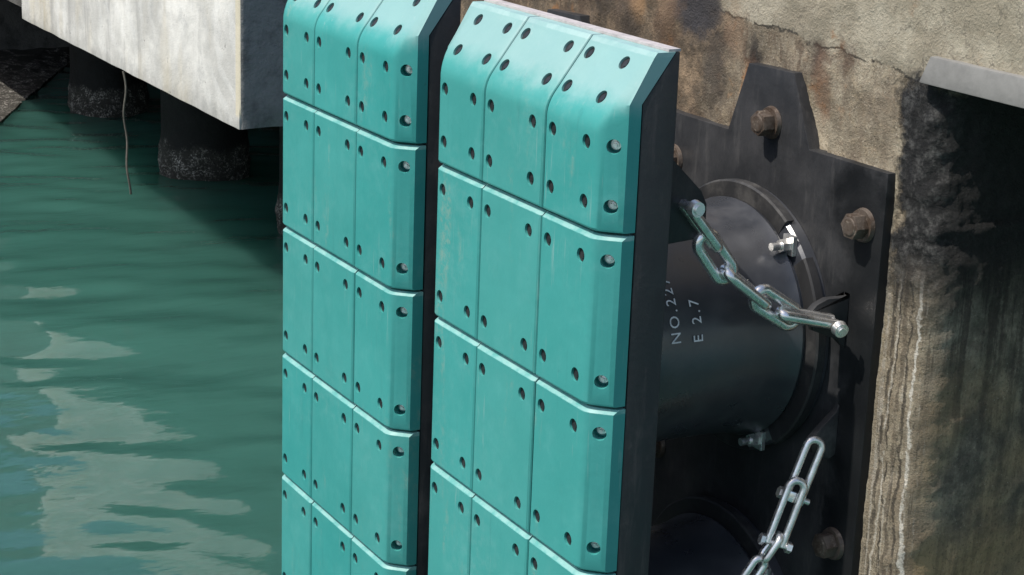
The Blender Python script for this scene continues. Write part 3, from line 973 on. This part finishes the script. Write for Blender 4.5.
def cell(cz, label, text):
    root = empty('rubber_cell', (CXC, YP, cz), label, 'rubber fender', 'black rubber cell fenders behind the panels')
    root['_o'] = (CXC, YP, cz)
    prof = [(0.2155, 0.0), (0.2155, 0.42), (0.262, 0.42), (0.270, 0.405), (0.275, 0.382), (0.295, 0.364), (0.40, 0.360), (0.55, 0.359), (0.66, 0.361), (0.74, 0.366), (0.79, 0.373),
            (0.82, 0.381), (0.832, 0.385), (0.838, 0.382), (0.842, 0.371), (0.846, 0.374), (0.852, 0.42), (0.862, 0.428), (0.8985, 0.428), (0.8985, 0.0)]
    MB().lathe_y(CXC, cz, prof, 96).build('cell_body', M['rubber'], root, smooth=35)
    angs = [48, 160, -152, -62]
    for i, a0 in enumerate(angs):
        a1 = angs[(i + 1) % 4]
        if a1 < a0: a1 += 360
        mb = MB()
        n = max(6, int((a1 - a0) / 4))
        base = 0
        for k in range(n + 1):
            a = math.radians(a0 + 9 + (a1 - a0 - 18) * k / n)
            for (r, y) in ((0.380, 0.846), (0.432, 0.846), (0.438, 0.8515), (0.438, 0.879), (0.380, 0.851)):
                mb.v.append(Vector((CXC + r * math.cos(a), y, cz + r * math.sin(a))))
        for k in range(n):
            for q in range(5):
                q2 = (q + 1) % 5
                mb.f.append([k * 5 + q, k * 5 + q2, (k + 1) * 5 + q2, (k + 1) * 5 + q])
        mb.f.append([0, 1, 2, 3, 4]); mb.f.append([n * 5 + q for q in range(5)][::-1])
        mb.build('clamp_ring', M['clamp'], root, smooth=35)
        a = math.radians(a0)
        c = Vector((CXC + 0.405 * math.cos(a), 0, cz + 0.405 * math.sin(a)))
        er, et = Vector((math.cos(a), 0, math.sin(a))), Vector((-math.sin(a), 0, math.cos(a)))
        sq = MB()
        vs = []
        for y in (0.851, 0.835):
            for u, w in ((-1, -1), (1, -1), (1, 1), (-1, 1)):
                vs.append(c + Vector((u * 0.026, y, w * 0.031)))
        sq.add(vs, [(0, 1, 2, 3), (4, 5, 6, 7), (0, 1, 5, 4), (1, 2, 6, 5), (2, 3, 7, 6), (3, 0, 4, 7)])
        sq.build('clamp_washer', M['bright'], root, bevel=0.002)
        nb = MB().cyl(c + Vector((0, 0.8345, 0)), c + Vector((0, 0.806, 0)), 0.021, n=6)
        nb.cyl(c + Vector((0, 0.8055, 0)), c + Vector((0, 0.772, 0)), 0.0125, n=12)
        nb.build('clamp_bolt', M['bright'], root, smooth=35)
    return root


def stencil(root, cz, body, y_top, a_start, size, name):
    """white lettering wrapped round the rubber cell, reading upwards"""
    cu = bpy.data.curves.new('stencil', 'FONT')
    cu.body = body
    cu.size = size
    cu.space_character = 1.36
    cu.resolution_u = 3
    t = bpy.data.objects.new('stencil_tmp', cu)
    COL.objects.link(t)
    dg = bpy.context.evaluated_depsgraph_get(); dg.update()
    me = bpy.data.meshes.new_from_object(t.evaluated_get(dg))
    bpy.data.objects.remove(t)
    R = 0.3625
    o = Vector((CXC, YP, cz))
    bm = bmesh.new(); bm.from_mesh(me)
    bmesh.ops.remove_doubles(bm, verts=bm.verts, dist=1e-6)
    seen = set()
    for v0 in list(bm.verts):
        if v0.index in seen: continue
        stack, isl = [v0], []
        seen.add(v0.index)
        while stack:
            v = stack.pop(); isl.append(v)
            for e in v.link_edges:
                w = e.other_vert(v)
                if w.index not in seen: seen.add(w.index); stack.append(w)
        ids = {v.index: i for i, v in enumerate(isl)}
        fs = {f for v in isl for f in v.link_faces}
        mb = MB()
        vs, n = [], len(isl)
        for dr in (0.0, 0.0012):
            for v in isl:
                a = a_start + v.co.x / R
                vs.append(Vector((CXC + (R + dr) * math.cos(a), y_top - v.co.y, cz + (R + dr) * math.sin(a))))
        F = []
        for f in fs:
            q = [ids[v.index] for v in f.verts]
            F += [tuple(q), tuple(i + n for i in q)[::-1]]
            for e in f.edges:
                if len(e.link_faces) == 1:
                    a, b = ids[e.verts[0].index], ids[e.verts[1].index]
                    F.append((a, b, b + n, a + n))
        mb.add(vs, F)
        mb.build('stencil_letter', M['paint'], root, origin=o)
    bm.free()


CZ1, CZ2 = -0.465, -1.56
cell_a = cell(CZ1, 'black rubber cell fender with white stencilled numbers behind the near panel', True)


def on_cell(px, py, rad=0.3625):
    """angle round the cell and Y where a pixel ray meets the rubber"""
    d = ROT @ Vector(((px - 512) / F_PX, -(py - 287.5) / F_PX, -1.0))
    ox, oz = CAM.x - CXC, CAM.z - CZ1
    a, b, c = d.x ** 2 + d.z ** 2, 2 * (ox * d.x + oz * d.z), ox * ox + oz * oz - rad * rad
    t = (-b - math.sqrt(b * b - 4 * a * c)) / (2 * a)
    p = CAM + d * t
    return math.atan2(p.z - CZ1, p.x - CXC), p.y


for word, (qx, qy) in (('NO.22732', (681, 344)), ('E 2.7', (703, 342))):
    ang, yy = on_cell(qx, qy)
    stencil(cell_a, CZ1, word, yy, ang, 0.048, 'stencil')
cell_b = cell(CZ2, 'lower black rubber cell fender in shadow at the bottom of the near wall plate', False)
pc = copy_tree(plate); pc.location.x -= 1.2646
pc['label'] = 'far black steel wall plate, its tab showing above the near panel'
ca = copy_tree(cell_b); ca.location = (CXC - 1.2646, YP, CZ1); ca['label'] = 'upper black rubber cell fender hidden behind the far panel'
cb = copy_tree(cell_b); cb.location = (CXC - 1.2646, YP, CZ2); cb['label'] = 'lower black rubber cell fender hidden behind the far panel'


# ------------------------------------------------------------------ chains
def frame_of(a, b, roll):
    d = (b - a).normalized()
    u = Vector((1, 0, 0)) - d * d.x
    u.normalize()
    v = d.cross(u)
    return d, u * math.cos(roll) + v * math.sin(roll)


def oval(a, b, width, r, roll, over=0.0):
    """closed chain link from a to b (outer ends), straight sides and round ends"""
    a, b = Vector(a), Vector(b)
    d, u = frame_of(a, b, roll)
    c = (a + b) / 2
    h = (b - a).length / 2 - width / 2 + over
    rw = width / 2 - r
    pts = []
    for i in range(15):
        t = -math.pi / 2 + math.pi * i / 14
        pts.append(c + d * (h + rw * math.cos(t)) + u * rw * math.sin(t))
    for i in range(15):
        t = math.pi / 2 + math.pi * i / 14
        pts.append(c - d * h + d * (rw * math.cos(t)) + u * rw * math.sin(t))
    return MB().tube(pts, r, 12, closed=True)


def shackle(bow, pin, width, r, roll):
    """U-shaped shackle: bow end and pin end"""
    bow, pin = Vector(bow), Vector(pin)
    d, u = frame_of(bow, pin, roll)
    rw = width / 2 - r
    pts = [pin - u * rw + d * 0.004]
    for i in range(15):
        t = -math.pi / 2 + math.pi * i / 14
        pts.append(bow + d * (rw - rw * math.cos(t) * 1.0) + u * rw * math.sin(t))
    pts.append(pin + u * rw + d * 0.004)
    return MB().tube(pts, r, 12), d, u, rw


chain = empty('tension_chain', at(833, 322, 0, BX), 'galvanised steel chain from the near panel bracket down to the wall plate', 'chain')
chain['_o'] = tuple(chain.location)
A = at(686, 205, 0, PX + 0.03)
P1 = at(716, 247, 0, PX + 0.03)
R_ = 0.0168
sh, d, u, rw = shackle(P1, A, 0.064, R_, 0.0)
s1 = sh.build('shackle', M['steel'], chain, smooth=60)
pm = MB().cyl(A - u * 0.055, A + u * 0.040, 0.013, n=14)
pm.cyl(A + u * 0.0405, A + u * 0.062, 0.025, 0.022, n=16)
pm.cyl(A + u * 0.0625, A + u * 0.070, 0.014, n=12)
pm.build('shackle_pin', M['bright'], chain, smooth=35)
E_ = at(833, 322, 0, BX + 0.02)
k0, k1 = at(699, 232, 0, PX + 0.02), at(731, 281, 0, PX + 0.02)
oval(k0, k1, 0.092, R_, math.pi / 2 + 0.1).build('chain_link', M['steel'], chain, smooth=60)
k0, k1 = at(722, 268, 0, PX + 0.03), at(769, 306, 0, PX + 0.03)
oval(k0, k1, 0.080, R_, 0.30).build('chain_link', M['steel'], chain, smooth=60)
k0, k1 = at(752, 292, 0, PX + 0.04), at(799, 323, 0, PX + 0.04)
oval(k0, k1, 0.092, R_, math.pi / 2 + 0.1).build('chain_link', M['steel'], chain, smooth=60)
sh, d, u, rw = shackle(at(781, 313, 0, BX), E_, 0.066, R_, 0.25)
sh.build('shackle', M['steel'], chain, smooth=60)
pm = MB().cyl(E_ - u * 0.055, E_ + u * 0.036, 0.013, n=14)
pm.cyl(E_ + u * 0.0365, E_ + u * 0.056, 0.025, 0.022, n=16)
pm.cyl(E_ + u * 0.0565, E_ + u * 0.063, 0.013, n=12)
pm.build('shackle_pin', M['bright'], chain, smooth=35)

low = empty('adjuster_chain', at(820, 445, 0, BX), 'bright steel chain with two long shackles hanging below the lower plate bracket', 'chain')
low['_o'] = tuple(low.location)
XL = BX + 0.02
B0, B1 = at(817, 440, 0, XL), at(794, 497, 0, XL)
C0, C1 = at(799, 481, 0, XL + 0.02), at(775, 543, 0, XL + 0.02)
R2 = 0.0118
sh, d, u, rw = shackle(B0, B1, 0.072, R2, 1.95)
sh.build('long_shackle', M['bright'], low, smooth=60)
pm = MB().cyl(B1 - u * 0.050, B1 + u * 0.050, 0.0095, n=12)
pm.cyl(B1 + u * 0.035, B1 + u * 0.053, 0.018, n=6)
pm.build('shackle_bolt', M['bright'], low, smooth=35)
ab = MB()
w_ = d.cross(u)
ab.add([B1 + d * a * 0.016 + u * b * 0.030 + w_ * c * 0.016 for a in (-1, 1) for b in (-1, 1) for c in (-1, 1)], [(0, 1, 3, 2), (4, 6, 7, 5), (0, 4, 5, 1), (2, 3, 7, 6), (0, 2, 6, 4), (1, 5, 7, 3)])
ab.build('adjuster_block', M['steel'], low, bevel=0.003, smooth=35)
sh, d, u, rw = shackle(C0, C1, 0.072, R2, 1.95)
sh.build('long_shackle', M['bright'], low, smooth=60)
pm = MB().cyl(C1 - u * 0.046, C1 + u * 0.046, 0.0095, n=12)
pm.cyl(C1 - u * 0.052, C1 - u * 0.036, 0.018, n=6)
pm.cyl(C1 + u * 0.038, C1 + u * 0.050, 0.018, n=6)
pm.build('shackle_bolt', M['bright'], low, smooth=35)
end = Vector((PX, 0.30, 0.04 - 1.62))
st = at(779, 535, 0, XL + 0.02)
n_l, run = 8, (end - st)
for i in range(n_l):
    a = st + run * (i / n_l) - run.normalized() * 0.012
    b = st + run * ((i + 1) / n_l) + run.normalized() * 0.012
    oval(a, b, 0.062, R2, 0.25 if i % 2 == 0 else math.pi / 2 + 0.25).build('chain_link', M['bright'], low, smooth=60)

for o in bpy.data.objects:
    if '_o' in o: del o['_o']
